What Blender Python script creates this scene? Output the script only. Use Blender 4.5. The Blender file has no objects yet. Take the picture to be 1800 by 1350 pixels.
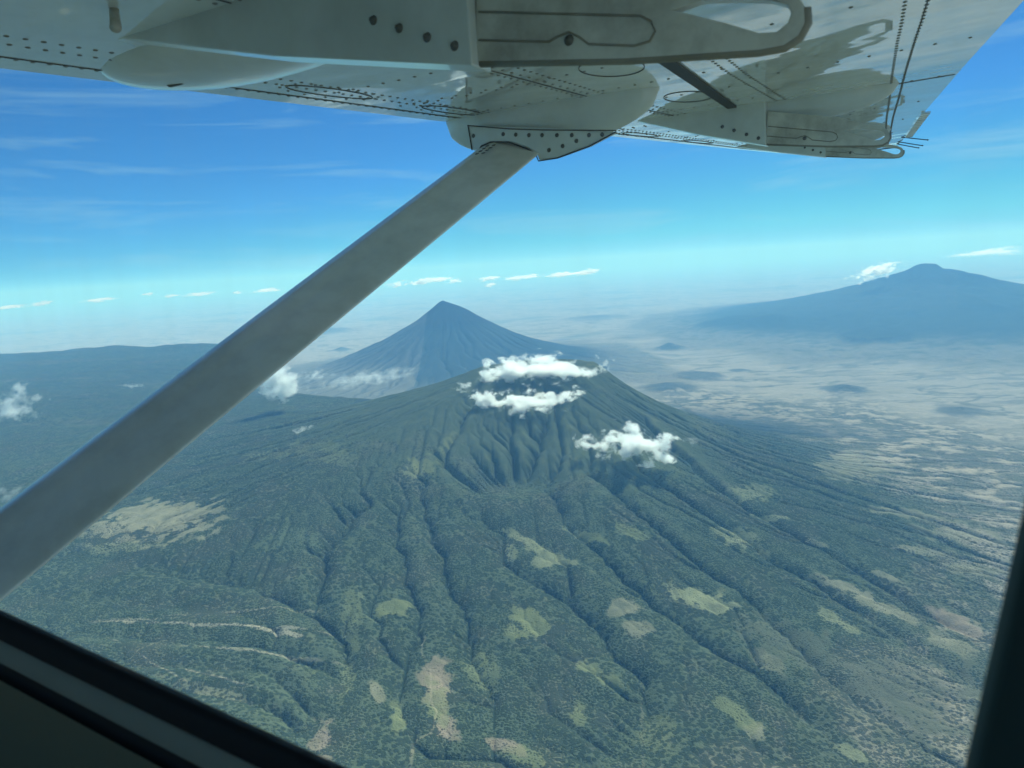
import bpy, bmesh, math, random
import numpy as np
from mathutils import Vector, Matrix
random.seed(5)
C = bpy.context.scene.collection
SC = bpy.context.scene
R = math.radians

# ------------------------------------------------------------------ camera
PW, PH, FPX = 1800.0, 1350.0, 1300.0
EYE0, EYES = 520.0, -0.06                 # eye level in the photograph: y = EYE0 + EYES*x
ROLL = math.atan(-EYES)
PITCH = -math.atan((675-(EYE0+EYES*900))*math.cos(ROLL)/FPX)
cam_d = bpy.data.cameras.new('camera'); cam = bpy.data.objects.new('camera', cam_d); C.objects.link(cam)
cam_d.sensor_width = 36; cam_d.lens = 36*FPX/PW; cam_d.clip_start = 0.02; cam_d.clip_end = 600000
cam.location = (0, 0, 0)
_cr, _sr, _cp, _sp = math.cos(ROLL), math.sin(ROLL), math.cos(PITCH), math.sin(PITCH)
def ray(x, y):
    r = (x-900)/FPX; u = (675-y)/FPX
    r2 = r*_cr+u*_sr; u2 = u*_cr-r*_sr
    return np.array([r2, _cp-u2*_sp, u2*_cp+_sp])
_ax = ray(1900, 675)-ray(900, 675); _ay = ray(900, -325)-ray(900, 675)
_ax /= np.linalg.norm(_ax); _ay /= np.linalg.norm(_ay); _az = np.cross(_ax, _ay)
cam.matrix_world = Matrix(((_ax[0], _ay[0], _az[0], 0), (_ax[1], _ay[1], _az[1], 0), (_ax[2], _ay[2], _az[2], 0), (0, 0, 0, 1)))
cam_d.dof.use_dof = True; cam_d.dof.focus_distance = 60.0; cam_d.dof.aperture_fstop = 8.0
SC.camera = cam

# ------------------------------------------------------------------ sky, sun, exposure
SUN_AZ, SUN_EL = 30.0, 46.0               # azimuth to the right of straight ahead (+Y)
w = bpy.data.worlds.new('World'); SC.world = w; w.use_nodes = True
nt = w.node_tree; nt.nodes.clear()
def N(nt, t, **k):
    n = nt.nodes.new(t)
    for a, b in k.items(): setattr(n, a, b)
    return n
sky = N(nt, 'ShaderNodeTexSky', sky_type='NISHITA', sun_disc=False)
sky.sun_elevation = R(SUN_EL); sky.sun_rotation = R(SUN_AZ); sky.altitude = 3500; sky.air_density = 1.0; sky.dust_density = 0.05; sky.ozone_density = 2.2
tc = N(nt, 'ShaderNodeTexCoord')
mp = N(nt, 'ShaderNodeMapping'); mp.inputs['Scale'].default_value = (2.2, 2.2, 22); mp.inputs['Rotation'].default_value = (0, R(-5), 0)
nz = N(nt, 'ShaderNodeTexNoise'); nz.inputs['Scale'].default_value = 1.3; nz.inputs['Detail'].default_value = 8; nz.inputs['Roughness'].default_value = .62; nz.inputs['Distortion'].default_value = .5
cr = N(nt, 'ShaderNodeValToRGB'); cr.color_ramp.elements[0].position = .50; cr.color_ramp.elements[1].position = .80
cr.color_ramp.elements[0].color = (0, 0, 0, 1); cr.color_ramp.elements[1].color = (.55, .55, .55, 1)
gam = N(nt, 'ShaderNodeMix', data_type='RGBA', blend_type='MULTIPLY'); gam.inputs['Factor'].default_value = 1.0
gam.inputs['B'].default_value = (.31, .82, 1.26, 1)
mx = N(nt, 'ShaderNodeMix', data_type='RGBA')
mx.inputs['B'].default_value = (6.0, 8.6, 9.6, 1)
bg = N(nt, 'ShaderNodeBackground'); bg.inputs['Strength'].default_value = .043
ow = N(nt, 'ShaderNodeOutputWorld')
L = nt.links.new
L = nt.links.new
L(tc.outputs['Generated'], mp.inputs['Vector']); L(mp.outputs[0], nz.inputs['Vector']); L(nz.outputs['Fac'], cr.inputs[0])
L(sky.outputs[0], gam.inputs['A']); L(gam.outputs['Result'], mx.inputs['A']); L(cr.outputs[0], mx.inputs['Factor'])
cap = N(nt, 'ShaderNodeMix', data_type='RGBA', blend_type='DARKEN'); cap.inputs['Factor'].default_value = 1.0; cap.inputs['B'].default_value = (3.7, 7.9, 10.2, 1)
L(mx.outputs['Result'], cap.inputs['A']); L(cap.outputs['Result'], bg.inputs['Color']); L(bg.outputs[0], ow.inputs['Surface'])
sd = bpy.data.lights.new('sun', 'SUN'); sd.energy = 4.2; sd.angle = R(.5); sd.color = (1, .95, .87)
sun = bpy.data.objects.new('sun', sd); C.objects.link(sun)
SUNV = np.array([math.sin(R(SUN_AZ))*math.cos(R(SUN_EL)), math.cos(R(SUN_AZ))*math.cos(R(SUN_EL)), math.sin(R(SUN_EL))])
sun.rotation_mode = 'QUATERNION'; sun.rotation_quaternion = Vector(SUNV).to_track_quat('Z', 'Y')
SC.view_settings.view_transform = 'Standard'; SC.view_settings.look = 'None'; SC.view_settings.exposure = 1.0; SC.view_settings.gamma = 1
SC.cycles.volume_bounces = 6; SC.cycles.max_bounces = 10; SC.cycles.transparent_max_bounces = 16
SC.cycles.volume_step_rate = 1.0; SC.cycles.volume_max_steps = 256
try: SC.cycles.use_denoising = True
except Exception: pass

# ------------------------------------------------------------------ helpers
def meta(o, label=None, cat=None, group=None, kind=None):
    if label: o['label'] = label
    if cat: o['category'] = cat
    if group: o['group'] = group
    if kind: o['kind'] = kind
    return o
def mkobj(name, verts, faces, mat, parent=None, smooth=False, mats=None, fm=None):
    me = bpy.data.meshes.new(name); me.from_pydata([tuple(map(float, v)) for v in verts], [], faces)
    for m in (mats or [mat]): me.materials.append(m)
    if fm is not None: me.polygons.foreach_set('material_index', fm)
    if smooth: me.polygons.foreach_set('use_smooth', [True]*len(me.polygons))
    me.update()
    o = bpy.data.objects.new(name, me); C.objects.link(o)
    if parent: o.parent = parent
    return o
class MB:
    def __init__(s): s.v = []; s.f = []; s.m = []
    def add(s, v, f, m=0):
        b = len(s.v); s.v += [tuple(map(float, p)) for p in v]; s.f += [tuple(i+b for i in q) for q in f]; s.m += [m]*len(f)
    def box(s, o, a, b, c, m=0):                 # corner-centred box from centre o and half vectors
        o, a, b, c = map(np.array, (o, a, b, c)); v = [o+i*a+j*b+k*c for k in (-1, 1) for j in (-1, 1) for i in (-1, 1)]
        s.add(v, [(0, 2, 3, 1), (4, 5, 7, 6), (0, 1, 5, 4), (2, 6, 7, 3), (0, 4, 6, 2), (1, 3, 7, 5)], m)
    def tube(s, pts, r, n=8, m=0, cap=True, sc=None):
        pts = [np.array(p, float) for p in pts]; v = []; f = []
        for i, p in enumerate(pts):
            d = pts[min(i+1, len(pts)-1)]-pts[max(i-1, 0)]; d /= np.linalg.norm(d)+1e-9
            a = np.cross(d, (0.0, 0.13, 1.0)); a /= np.linalg.norm(a)+1e-9; b = np.cross(d, a)
            rr = r[i] if hasattr(r, '__len__') else r
            for k in range(n):
                t = 2*math.pi*k/n; v.append(p+rr*(math.cos(t)*a+math.sin(t)*b))
        for i in range(len(pts)-1):
            for k in range(n):
                q = (k+1) % n; f.append((i*n+k, i*n+q, (i+1)*n+q, (i+1)*n+k))
        if cap: f.append(tuple(range(n))[::-1]); f.append(tuple(range((len(pts)-1)*n, len(pts)*n)))
        s.add(v, f, m)
    def dome(s, c, nrm, r, h, n=8, m=0):
        c = np.array(c, float); nrm = np.array(nrm, float); nrm /= np.linalg.norm(nrm)
        a = np.cross(nrm, (.3, .9, .1)); a /= np.linalg.norm(a); b = np.cross(nrm, a); v = []; f = []
        for j, (rr, hh) in enumerate(((1, 0), (.8, .55), (.45, .9))):
            for k in range(n):
                t = 2*math.pi*k/n; v.append(c+r*rr*(math.cos(t)*a+math.sin(t)*b)+nrm*h*hh)
        v.append(c+nrm*h)
        for j in range(2):
            for k in range(n): q = (k+1) % n; f.append((j*n+k, j*n+q, (j+1)*n+q, (j+1)*n+k))
        for k in range(n): f.append((2*n+k, 2*n+(k+1) % n, 3*n))
        s.add(v, f, m)
    def build(s, name, mats, parent=None, smooth=False):
        mats = mats if isinstance(mats, list) else [mats]
        return mkobj(name, s.v, s.f, None, parent, smooth, mats, s.m)

# --- noise
def _h(ix, iy, seed):
    n = (ix.astype(np.int64)*374761393+iy.astype(np.int64)*668265263+seed*974634777) & 0xffffffff
    n = ((n ^ (n >> 13))*1274126177) & 0xffffffff
    return (n ^ (n >> 16)) & 0xffffffff
def pn(x, y, seed=0):
    ix = np.floor(x); iy = np.floor(y); fx = x-ix; fy = y-iy
    u = fx*fx*fx*(fx*(fx*6-15)+10); v = fy*fy*fy*(fy*(fy*6-15)+10)
    def g(a, b):
        t = _h(ix+a, iy+b, seed)*(2*math.pi/4294967296.0)
        return np.cos(t)*(fx-a)+np.sin(t)*(fy-b)
    g00, g10, g01, g11 = g(0, 0), g(1, 0), g(0, 1), g(1, 1)
    return 1.45*((g00*(1-u)+g10*u)*(1-v)+(g01*(1-u)+g11*u)*v)
def fbm(x, y, o=4, seed=0, gain=.5, lac=2.03):
    r = 0; a = 1; t = 0
    for i in range(o):
        r = r+a*pn(x, y, seed+i*17); t += a; a *= gain; x = x*lac+3.1; y = y*lac-7.7
    return r/t
def sst(a, b, x):
    t = np.clip((x-a)/(b-a), 0, 1); return t*t*(3-2*t)

# ------------------------------------------------------------------ terrain heights (metres, eye level = 0)
def at_z(px, py, z):
    d = ray(px, py); k = z/d[2]; return d[0]*k, d[1]*k
PLAIN = -2500.0
_cp_px = [(0, 1350, -1780), (300, 1350, -1860), (600, 1350, -1930), (900, 1350, -2020), (1200, 1350, -2120), (1500, 1350, -2210), (1800, 1350, -2290),
          (0, 1150, -1740), (300, 1150, -1820), (560, 1150, -1890), (900, 1150, -1930), (1200, 1150, -2060), (1500, 1150, -2200), (1800, 1150, -2330),
          (0, 1000, -1700), (300, 1000, -1760), (560, 1000, -1810), (780, 1000, -1810), (900, 980, -1830), (1200, 980, -1980), (1500, 980, -2180), (1800, 980, -2380),
          (0, 880, -1680), (300, 880, -1700), (560, 880, -1690), (720, 880, -1640), (900, 880, -1700), (1200, 880, -1960), (1500, 880, -2230), (1800, 880, -2440),
          (0, 760, -1620), (300, 760, -1590), (560, 760, -1560), (1500, 800, -2360), (1800, 790, -2480), (650, 692, -1500), (450, 690, -1540),
          (1350, 770, -2380), (1600, 720, -2490), (1180, 640, -2500), (1130, 600, -2500), (1300, 660, -2500), (1450, 690, -2500), (1250, 710, -2470), (1700, 650, -2500), (1350, 610, -2500), (1800, 700, -2500)]
_P = np.array([at_z(*p) for p in _cp_px]); _Z = np.array([p[2] for p in _cp_px], float)
_ex = np.array([(-26000, 4000, -1650), (-26000, 14000, -1500), (-12000, 17000, -1400), (-7200, 17400, -1340), (-9000, 13500, -1480), (-15000, 9000, -1560), (-5000, 11500, -1520),
                (-9000, -3000, -1800), (0, -6000, -2150), (9000, -3000, -2450), (14000, 6000, -2500), (14000, 14000, -2500), (26000, 0, -2500), (6000, 15000, -2500)], float)
_P = np.vstack([_P, _ex[:, :2]]); _Z = np.concatenate([_Z, _ex[:, 2]])
def _solve():
    n = len(_P); D = np.hypot(_P[:, None, 0]-_P[None, :, 0], _P[:, None, 1]-_P[None, :, 1])
    A = np.zeros((n+1, n+1)); A[:n, :n] = -D-np.eye(n)*-250; A[:n, n] = 1; A[n, :n] = 1
    return np.linalg.solve(A, np.concatenate([_Z, [0]]))
_W = _solve()
def rbf(x, y):
    r = np.full(x.shape, _W[-1])
    for i in range(len(_P)): r += _W[i]*-np.hypot(x-_P[i, 0], y-_P[i, 1])
    return r
RG = 250.0; RX = np.arange(-30000, 30001, RG); RY = np.arange(-30000, 30001, RG)
_gx, _gy = np.meshgrid(RX, RY); RB = rbf(_gx, _gy)
for _ in range(2):
    RB[1:-1, 1:-1] = (RB[1:-1, 1:-1]*2+RB[:-2, 1:-1]+RB[2:, 1:-1]+RB[1:-1, :-2]+RB[1:-1, 2:])/6
def bil(G, x0, y0, s, x, y):
    u = np.clip((x-x0)/s, 0, G.shape[1]-1.001); v = np.clip((y-y0)/s, 0, G.shape[0]-1.001)
    i = u.astype(int); j = v.astype(int); a = u-i; b = v-j
    return (G[j, i]*(1-a)+G[j, i+1]*a)*(1-b)+(G[j+1, i]*(1-a)+G[j+1, i+1]*a)*b
def seg_signed(x, y, poly):                       # signed distance to an open polyline, + on its left
    best = np.full(x.shape, 1e12); sg = np.zeros(x.shape)
    for (ax, ay), (bx, by) in zip(poly[:-1], poly[1:]):
        dx, dy = bx-ax, by-ay; t = np.clip(((x-ax)*dx+(y-ay)*dy)/(dx*dx+dy*dy), 0, 1)
        d = np.hypot(x-ax-t*dx, y-ay-t*dy); m = d < best-1e-6
        best = np.where(m, d, best); sg = np.where(m, np.sign(dx*(y-ay)-dy*(x-ax)), sg)
    return best*sg
ESC = [(900, 8300), (-600, 9300), (-1900, 9500), (-3300, 10600), (-4700, 13500), (-6300, 17200), (-9000, 18300), (-13000, 18600), (-30000, 23000)]
KX, KY, KZ = 270.0, 7400.0, -1010.0
def base_h(x, y):
    b = bil(RB, RX[0], RY[0], RG, x, y)
    out = sst(15000, 26000, np.hypot(x-0, y-4000))*sst(-4000, 3000, x+0)
    b = b*(1-out)+PLAIN*out
    wob = 350*fbm(x/1800, y/1800, 3, 91)
    s = seg_signed(x, y, ESC)+wob                 # left of the escarpment line = the plateau side is negative y side
    m = sst(-350, 900, -s)*sst(7000, 8600, y+0*x)
    b = b+(PLAIN-b)*m*sst(5200, 1600, x)
    far = sst(24000, 30000, np.hypot(x, y)); b = b*(1-far)+PLAIN*far
    # near volcano
    r = np.hypot((x-KX)*np.where(x > KX, .98, 1.0), (y-KY)*.95)/1000.0
    r = r*(1+.05*fbm(np.arctan2(y-KY, x-KX)*2.2+5, r*.6, 2, 8))
    hk = np.hypot(x-KX, y-KY)+60; fl_ = np.clip(-(x-KX)/hk, 0, 1)**1.3; ff = np.clip(-(y-KY)/hk, 0, 1)**1.3
    r = .6+(r-.6)*np.where(r > .6, 1-np.minimum(.70*fl_+.45*ff, .70), 1)
    k = KZ-1420*(1-np.exp(-np.maximum(r-.60, 0)/1.70))-55*np.exp(-(r/.33)**2)-12*r
    q = 70.0
    return np.where(True, np.maximum(b, k)+q*.5*np.exp(-np.abs(b-k)/q), 0)
def march(px, py, Hf, tmax=60000):
    d = ray(px, py); t = np.linspace(1200, tmax, 6000); h = Hf(d[0]*t, d[1]*t); i = np.argmax(d[2]*t < h)
    return (d[0]*t[i], d[1]*t[i]) if (d[2]*t < h).any() else (d[0]*tmax, d[1]*tmax)

def erode(H, s, iters, K, m=.5, diff=.06, seed=1, maxd=400.0):
    rng = np.random.default_rng(seed); ny, nx = H.shape; H0 = H.copy(); n = ny*nx
    idx = np.arange(n).reshape(ny, nx); offs = [(-1, -1), (-1, 0), (-1, 1), (0, -1), (0, 1), (1, -1), (1, 0), (1, 1)]
    for it in range(iters):
        best = np.zeros((ny, nx)); rec = idx.copy(); P = np.pad(H, 1, mode='edge'); I = np.pad(idx, 1, mode='edge'); mn = np.full((ny, nx), 1e9)
        true = np.zeros((ny, nx))
        for dj, di in offs:
            nb = P[1+dj:ny+1+dj, 1+di:nx+1+di]; sl = (H-nb)/(s*math.hypot(dj, di))
            if dj or di: mn = np.minimum(mn, np.where(I[1+dj:ny+1+dj, 1+di:nx+1+di] == idx, 1e9, nb))
            sj = sl*(1+.35*(rng.random((ny, nx), dtype=np.float32)-.5)); b = sj > best
            best = np.where(b, sj, best); true = np.where(b, sl, true); rec = np.where(b, I[1+dj:ny+1+dj, 1+di:nx+1+di], rec)
        r = rec.ravel().copy(); isroot = r == np.arange(n); A = np.ones(n); ptr = r.copy()
        alive = ~isroot
        for _ in range(12):
            w_ = np.where(alive, A, 0); A = A+np.bincount(ptr, w_, n)
            na = alive & ~isroot[ptr]; 
            ptr = r[ptr] if False else ptr[ptr]; alive = na
            if not alive.any(): break
        A2 = A.reshape(ny, nx)*s*s
        E = K*A2**m*true; drop = np.maximum(H-H.ravel()[rec], 0)
        Hn = H-np.minimum(E, drop*.75)
        pit = (H <= mn) & (mn < 1e8); Hn = np.where(pit, mn+.02*s, Hn)
        lap = (P[:-2, 1:-1]+P[2:, 1:-1]+P[1:-1, :-2]+P[1:-1, 2:]-4*H); Hn = Hn+diff*lap/(1+A2/(s*s*60))
        H = np.maximum(Hn, H0-maxd)
    return H, A2
def up2(G):
    ny, nx = G.shape; x = np.linspace(0, nx-1, 2*nx-1); y = np.linspace(0, ny-1, 2*ny-1); X, Y = np.meshgrid(x, y)
    return bil(G, 0, 0, 1.0, X, Y)

# guide gullies traced from the photograph, dropped on to the smooth slope as shallow channels
GUL = [([(620, 900), (575, 960), (560, 1030), (560, 1075), (600, 1120), (610, 1180), (560, 1260), (500, 1350)], 95, 60),
       ([(905, 830), (850, 845), (845, 900), (880, 930), (880, 985), (930, 1010), (990, 1050), (1040, 1090), (1085, 1150), (1130, 1190), (1130, 1350)], 80, 55),
       ([(1030, 760), (1040, 830), (1110, 890), (1200, 960), (1330, 1060), (1450, 1180), (1600, 1300)], 55, 40),
       ([(1080, 750), (1130, 820), (1250, 900), (1350, 970), (1480, 1050), (1640, 1150), (1760, 1220)], 55, 40),
       ([(1130, 730), (1230, 830), (1330, 900), (1450, 960), (1600, 1060), (1750, 1130)], 50, 40),
       ([(960, 850), (1000, 920), (1080, 1000), (1200, 1100), (1330, 1180), (1420, 1260), (1480, 1350)], 55, 40),
       ([(740, 860), (760, 950), (800, 1030), (830, 1130), (860, 1230), (855, 1350)], 50, 40),
       ([(690, 920), (720, 1010), (735, 1110), (700, 1200), (720, 1300)], 40, 35),
       ([(150, 985), (260, 1000), (400, 1020), (500, 1050), (556, 1072)], 55, 40),
       ([(60, 1050), (250, 1065), (420, 1075), (560, 1110)], 45, 40),
       ([(130, 1110), (300, 1120), (450, 1125), (560, 1160), (600, 1190)], 60, 40),
       ([(200, 1160), (350, 1165), (470, 1180), (540, 1230), (560, 1290)], 60, 40),
       ([(300, 1210), (420, 1220), (500, 1250), (540, 1300)], 60, 40),
       ([(830, 700), (800, 760), (760, 830), (720, 870)], 30, 40),
       ([(900, 720), (890, 770), (905, 815)], 35, 40), ([(960, 730), (950, 780), (925, 820)], 35, 40),
       ([(1150, 700), (1260, 780), (1400, 830), (1600, 900), (1800, 960)], 35, 45), ([(1180, 700), (1330, 790), (1550, 850), (1800, 890)], 30, 45)]
S1 = 24.0; X1, X2, Y1, Y2 = -8400.0, 8400.0, 1200.0, 13200.0
gx = np.arange(X1, X2+1, S1); gy = np.arange(Y1, Y2+1, S1); GX, GY = np.meshgrid(gx, gy)
B1 = base_h(GX, GY)
def polydist(x, y, poly):
    best = np.full(x.shape, 1e12)
    for (ax, ay), (bx, by) in zip(poly[:-1], poly[1:]):
        dx, dy = bx-ax, by-ay; t = np.clip(((x-ax)*dx+(y-ay)*dy)/(dx*dx+dy*dy+1e-9), 0, 1)
        best = np.minimum(best, np.hypot(x-ax-t*dx, y-ay-t*dy))
    return best
G = B1+26*fbm(GX/900, GY/900, 5, 3)+9*fbm(GX/150, GY/150, 3, 13)
WX = GX+60*fbm(GX/300, GY/300, 3, 71); WY = GY+60*fbm(GX/300+9, GY/300, 3, 72)
for pts, dep, wid in GUL:
    wp = [march(px, py, base_h) for px, py in pts]
    dd = polydist(WX, WY, wp); G -= dep*.34*np.exp(-(dd/(wid*1.1))**1.2)
# amphitheatre below the cone
ax_, ay_ = march(895, 838, base_h); G -= 85*np.exp(-(((GX-ax_)/1.5)**2+(GY-ay_)**2)/(2*150.0**2))
import time; _t0 = time.time()
CM = sst(3400, 1500, np.hypot(GX-KX, GY-KY))
KF = (.50+.50*CM)*(1-.80*sst(-2180, -2440, B1))
G, A1 = erode(G, S1, 40, .019*KF, .42, .02, 4, 240)
G = up2(G); S1 /= 2; ny, nx = G.shape
gx = X1+S1*np.arange(nx); gy = Y1+S1*np.arange(ny); GX, GY = np.meshgrid(gx, gy)
G += 7.0*fbm(GX/90, GY/90, 4, 23)
KF = 1-.72*sst(-2180, -2440, G)
G, A1 = erode(G, S1, 30, .030*KF, .40, .010, 5, 70)
print("erode", time.time()-_t0)
def blur(G, k):
    P = np.pad(G, ((k+1, k), (k+1, k)), mode='edge').cumsum(0).cumsum(1); n = 2*k+1
    return (P[n:, n:]-P[:-n, n:]-P[n:, :-n]+P[:-n, :-n])/(n*n)
TPI = G-blur(blur(G, 9), 9); TPF = G-blur(G, 3); LA1 = np.log10(A1)
EDG = np.minimum.reduce([GX-X1, X2-GX, GY-Y1, Y2-GY]); WE = sst(0, 1100, EDG)
B1 = base_h(GX, GY); D1 = (G-B1)*WE; TPI *= WE; TPF *= WE; del EDG, WE, B1
# far cone volcano
def cone_px(px, py, d): v = ray(px, py); k = d/math.hypot(v[0], v[1]); return v[0]*k, v[1]*k, v[2]*k
LX, LY, LZ = cone_px(778, 527, 18000)
def cone_grid(cx, cy, half, s, fn, it, K, seed, maxd=300):
    ax = np.arange(-half, half+1, s); X, Y = np.meshgrid(ax+cx, ax+cy); b = base_h(X, Y); h = fn(X, Y, b)
    e, A = erode(h, s, it, K, .5, .04, seed, maxd); f = sst(half, half*.86, np.maximum(abs(X-cx), abs(Y-cy)))
    t = (e-blur(e, 4))*f
    return (e-b)*f, t, cx-half, cy-half, s
def lengai(X, Y, b):
    dx, dy = X-LX, Y-LY; r = np.hypot(dx, dy)/1000; th = np.arctan2(dy, dx)
    rr = np.hypot((dx-170*sst(-60, 650, dx))/1000, dy/1000)
    k = LZ-1800*(1-np.exp(-(rr/2.1)**1.15))
    fl = 45*fbm(th*11+fbm(dx/600, dy/600, 2, 8), r*.9, 4, 33)*sst(.3, 1.4, rr)
    k = np.maximum(k+fl, -9999); q = 60.
    return np.maximum(b, k-40*0)+q*.5*np.exp(-abs(b-k)/q)+4*fbm(X/200, Y/200, 3, 5)
D2 = cone_grid(LX, LY, 5600, 28.0, lengai, 30, .011, 7)
SX, SY, SZ = cone_px(1632, 466, 27500)
def shield(X, Y, b):
    dx, dy = X-SX, Y-SY; r = np.hypot(dx, dy*.8)/1000
    k = SZ-45-(SZ-45-PLAIN)*(1-np.exp(-(np.maximum(r-.25, 0)/5.4)**1.15))*1.05
    k = k-120
    for bx, bh, br in ((0, 150, 330.), (1450, 75, 330.), (-1000, 55, 260.), (650, 30, 200.)): k = k+bh*np.exp(-((dx-bx)**2+(dy*.6)**2)/(2*br*br))
    k = k+760*(.42-np.abs(fbm(X/900, Y/900, 5, 61, .6))*2)*.5*np.exp(-r/2.0)-50*sst(500, 2200, dx)*np.exp(-r/6)
    q = 60.
    return np.maximum(b, k)+q*.5*np.exp(-abs(b-k)/q)+25*fbm(X/2500, Y/2500, 4, 65)
D3 = cone_grid(SX, SY, 15500, 70.0, shield, 24, .005, 9)
# little cones and mesas on the plain: px, py (foot), height, radius, flat
HILLS = [(1176, 618, 190, 420, 0), (600, 617, 130, 420, 0), (1232, 667, 40, 520, 1), (1175, 690, 110, 480, 0), (1482, 690, 90, 430, 0), (1358, 590, 230, 900, 0),
         (1690, 732, 80, 380, 0), (1540, 612, 90, 800, 1), (1300, 655, 40, 240, 0), (1290, 585, 200, 1300, 0), (1050, 560, 120, 1600, 0), (560, 585, 220, 1800, 0), (1620, 575, 120, 1000, 0)]
HW = []
for px, py, hh, rr, fl in HILLS:
    hx, hy = at_z(px, py, PLAIN); HW.append((hx, hy, hh, rr, fl))
def gridadd(D, x, y):
    g, t, x0, y0, s = D; n = g.shape[0]; ins = (x > x0) & (x < x0+(n-1)*s) & (y > y0) & (y < y0+(n-1)*s)
    return np.where(ins, bil(g, x0, y0, s, x, y), 0), np.where(ins, bil(t, x0, y0, s, x, y), 0), ins
def height(x, y):
    b = base_h(x, y); ins = (x > X1) & (x < X2-S1) & (y > Y1) & (y < Y2-S1)
    b = b+np.where(ins, bil(D1, X1, Y1, S1, x, y), 22*fbm(x/900, y/900, 5, 3)*sst(60000, 20000, np.hypot(x, y)))
    b = b+gridadd(D2, x, y)[0]+gridadd(D3, x, y)[0]
    for hx, hy, hh, rr, fl in HW:
        r = np.hypot(x-hx, (y-hy)*.9)/rr*(1+.25*fbm(x/rr*1.3, y/rr*1.3, 3, int(rr)))
        b = b+hh*(sst(1.15, .75, r) if fl else np.exp(-(r*1.35)**1.5))
    pl = sst(9500, 13000, np.hypot(x, y))*sst(-2200, -1800, b)*(x < -1500)
    b = b+pl*(110*fbm(x/2600, y/1400, 5, 177)+30*np.abs(fbm(x/700, y/500, 4, 178)))
    far = sst(9000, 20000, np.hypot(x, y))*sst(-1900, -2480, b)
    return b+far*12*fbm(x/1500, y/1500, 4, 77)

# ------------------------------------------------------------------ terrain mesh (finer where the ground is near)
HA = 47.0; az = np.concatenate([np.linspace(-HA, HA, 1180), np.linspace(HA, 360-HA, 70)[1:-1]]); az = np.radians(az); NA = len(az)
rr = [20., 500., 1000., 1400., 1800., 2100.]
while rr[-1] < 260000:
    r = rr[-1]; st = 6.2+(r-2100)*.0009 if r < 9500 else (13+(r-9500)*.003 if r < 26000 else r*.012)
    rr.append(r+st)
rr = np.array(rr); NR = len(rr)
RR, AA = np.meshgrid(rr, az, indexing='ij'); VX = (RR*np.sin(AA)).ravel(); VY = (RR*np.cos(AA)).ravel()
VZ = height(VX, VY)
near = (VX > X1) & (VX < X2-S1) & (VY > Y1) & (VY < Y2-S1)
VZ = VZ+near*sst(9000, 3000, RR.ravel())*1.5*fbm(VX/30, VY/30, 2, 41)
print('terrain verts', len(VX), NR, NA)
tpi = np.where(near, bil(TPI, X1, Y1, S1, VX, VY), 0); tpf = np.where(near, bil(TPF, X1, Y1, S1, VX, VY), 0); la = np.where(near, bil(LA1, X1, Y1, S1, VX, VY), 2.5)
_, t2, in2 = gridadd(D2, VX, VY); _, t3, in3 = gridadd(D3, VX, VY)
# --- what grows where
n1 = fbm(VX/1400, VY/1400, 4, 201); n2 = fbm(VX/330, VY/330, 4, 202); n3 = fbm(VX/90, VY/90, 4, 203)
def mixc(c, col, m):
    m = np.clip(m, 0, 1)[:, None]; return c*(1-m)+np.array(col)*m
green = np.array([.074, .100, .062]); COL = np.tile(green, (len(VX), 1)); TREE = np.full(len(VX), .82)
COL = mixc(COL, (.108, .118, .080), sst(-.1, .5, n2+.4*n1+.4*n3))
kd = np.hypot(VX-KX, VY-KY)
# right side: dry grey-green, and the plain: pale dry grass
dry = sst(-1960, -2300, VZ)*sst(-500, 2500, VX+.12*(VY-3000)); dry = np.where(VY > 9000, np.maximum(dry, sst(-2200, -2420, VZ)), dry)
COL = mixc(COL, (.205, .185, .145), dry*(.65+.5*n2+.3*n3)); TREE -= .12*dry
strip = np.where(near, sst(-1.5, 5.5, tpi*.8+8*n2+5*n1+5*n3), .4)
COL = mixc(COL, (.32, .285, .22), .95*dry*strip*sst(-.25, .2, n1+.5*n2)*(1-.7*sst(-2400, -2460, VZ))*sst(-.05, .30, n2*.7+n1*.4+.12+.5*(dry-.5)+.15*strip)); TREE -= .45*dry*strip
m = dry*sst(.0, .28, n3*.6+n2*.8+.15*n1)*near; COL = mixc(COL, (.28, .25, .19), m*.8); TREE -= .25*m
plain = sst(-2385, -2455, VZ+60*n1+22*n2)
pc = np.array([.29, .26, .205]); COL = mixc(COL, pc, plain*.92); TREE = TREE*(1-plain)+plain*.10
m = plain*sst(.10, .45, fbm(VX/2600, VY/900, 5, 211)); COL = mixc(COL, (.17, .16, .12), np.clip(m*(.55+.9*n2+.5*n3), 0, 1))
m = plain*sst(.12, .30, fbm(VX/900, VY/420, 5, 212)); COL = mixc(COL, (.13, .13, .10), m*.6)
m = plain*sst(.055, .0, np.abs(fbm(VX/2300, VY/1500, 5, 213))); COL = mixc(COL, (.11, .115, .085), m*.8*sst(24000, 14000, RR.ravel()))
m = plain*sst(.25, .5, fbm(VX/3800, VY/1300, 4, 214)); COL = mixc(COL, (.38, .34, .25), m*.4*(.6+n2+n3))
m = sst(.1, .4, fbm(VX/5200+4, VY/5200, 4, 215))*plain*(VY > 20000); COL = mixc(COL, (.12, .15, .13), m*.6)
for hx, hy, hh, rad, fl in HW:
    r = np.hypot(VX-hx, (VY-hy)*.9)/rad; COL = mixc(COL, (.09, .10, .085), sst(1.15, .6, r+.4*n2)*(.8 if rad < 700 else .5))
# right foot of the near volcano: old dark lava
lx, ly = at_z(1270, 770, -2150); COL = mixc(COL, (.05, .065, .05), np.exp(-((VX-lx)**2+(VY-ly)**2)/(2*650.**2))*.8)
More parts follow.
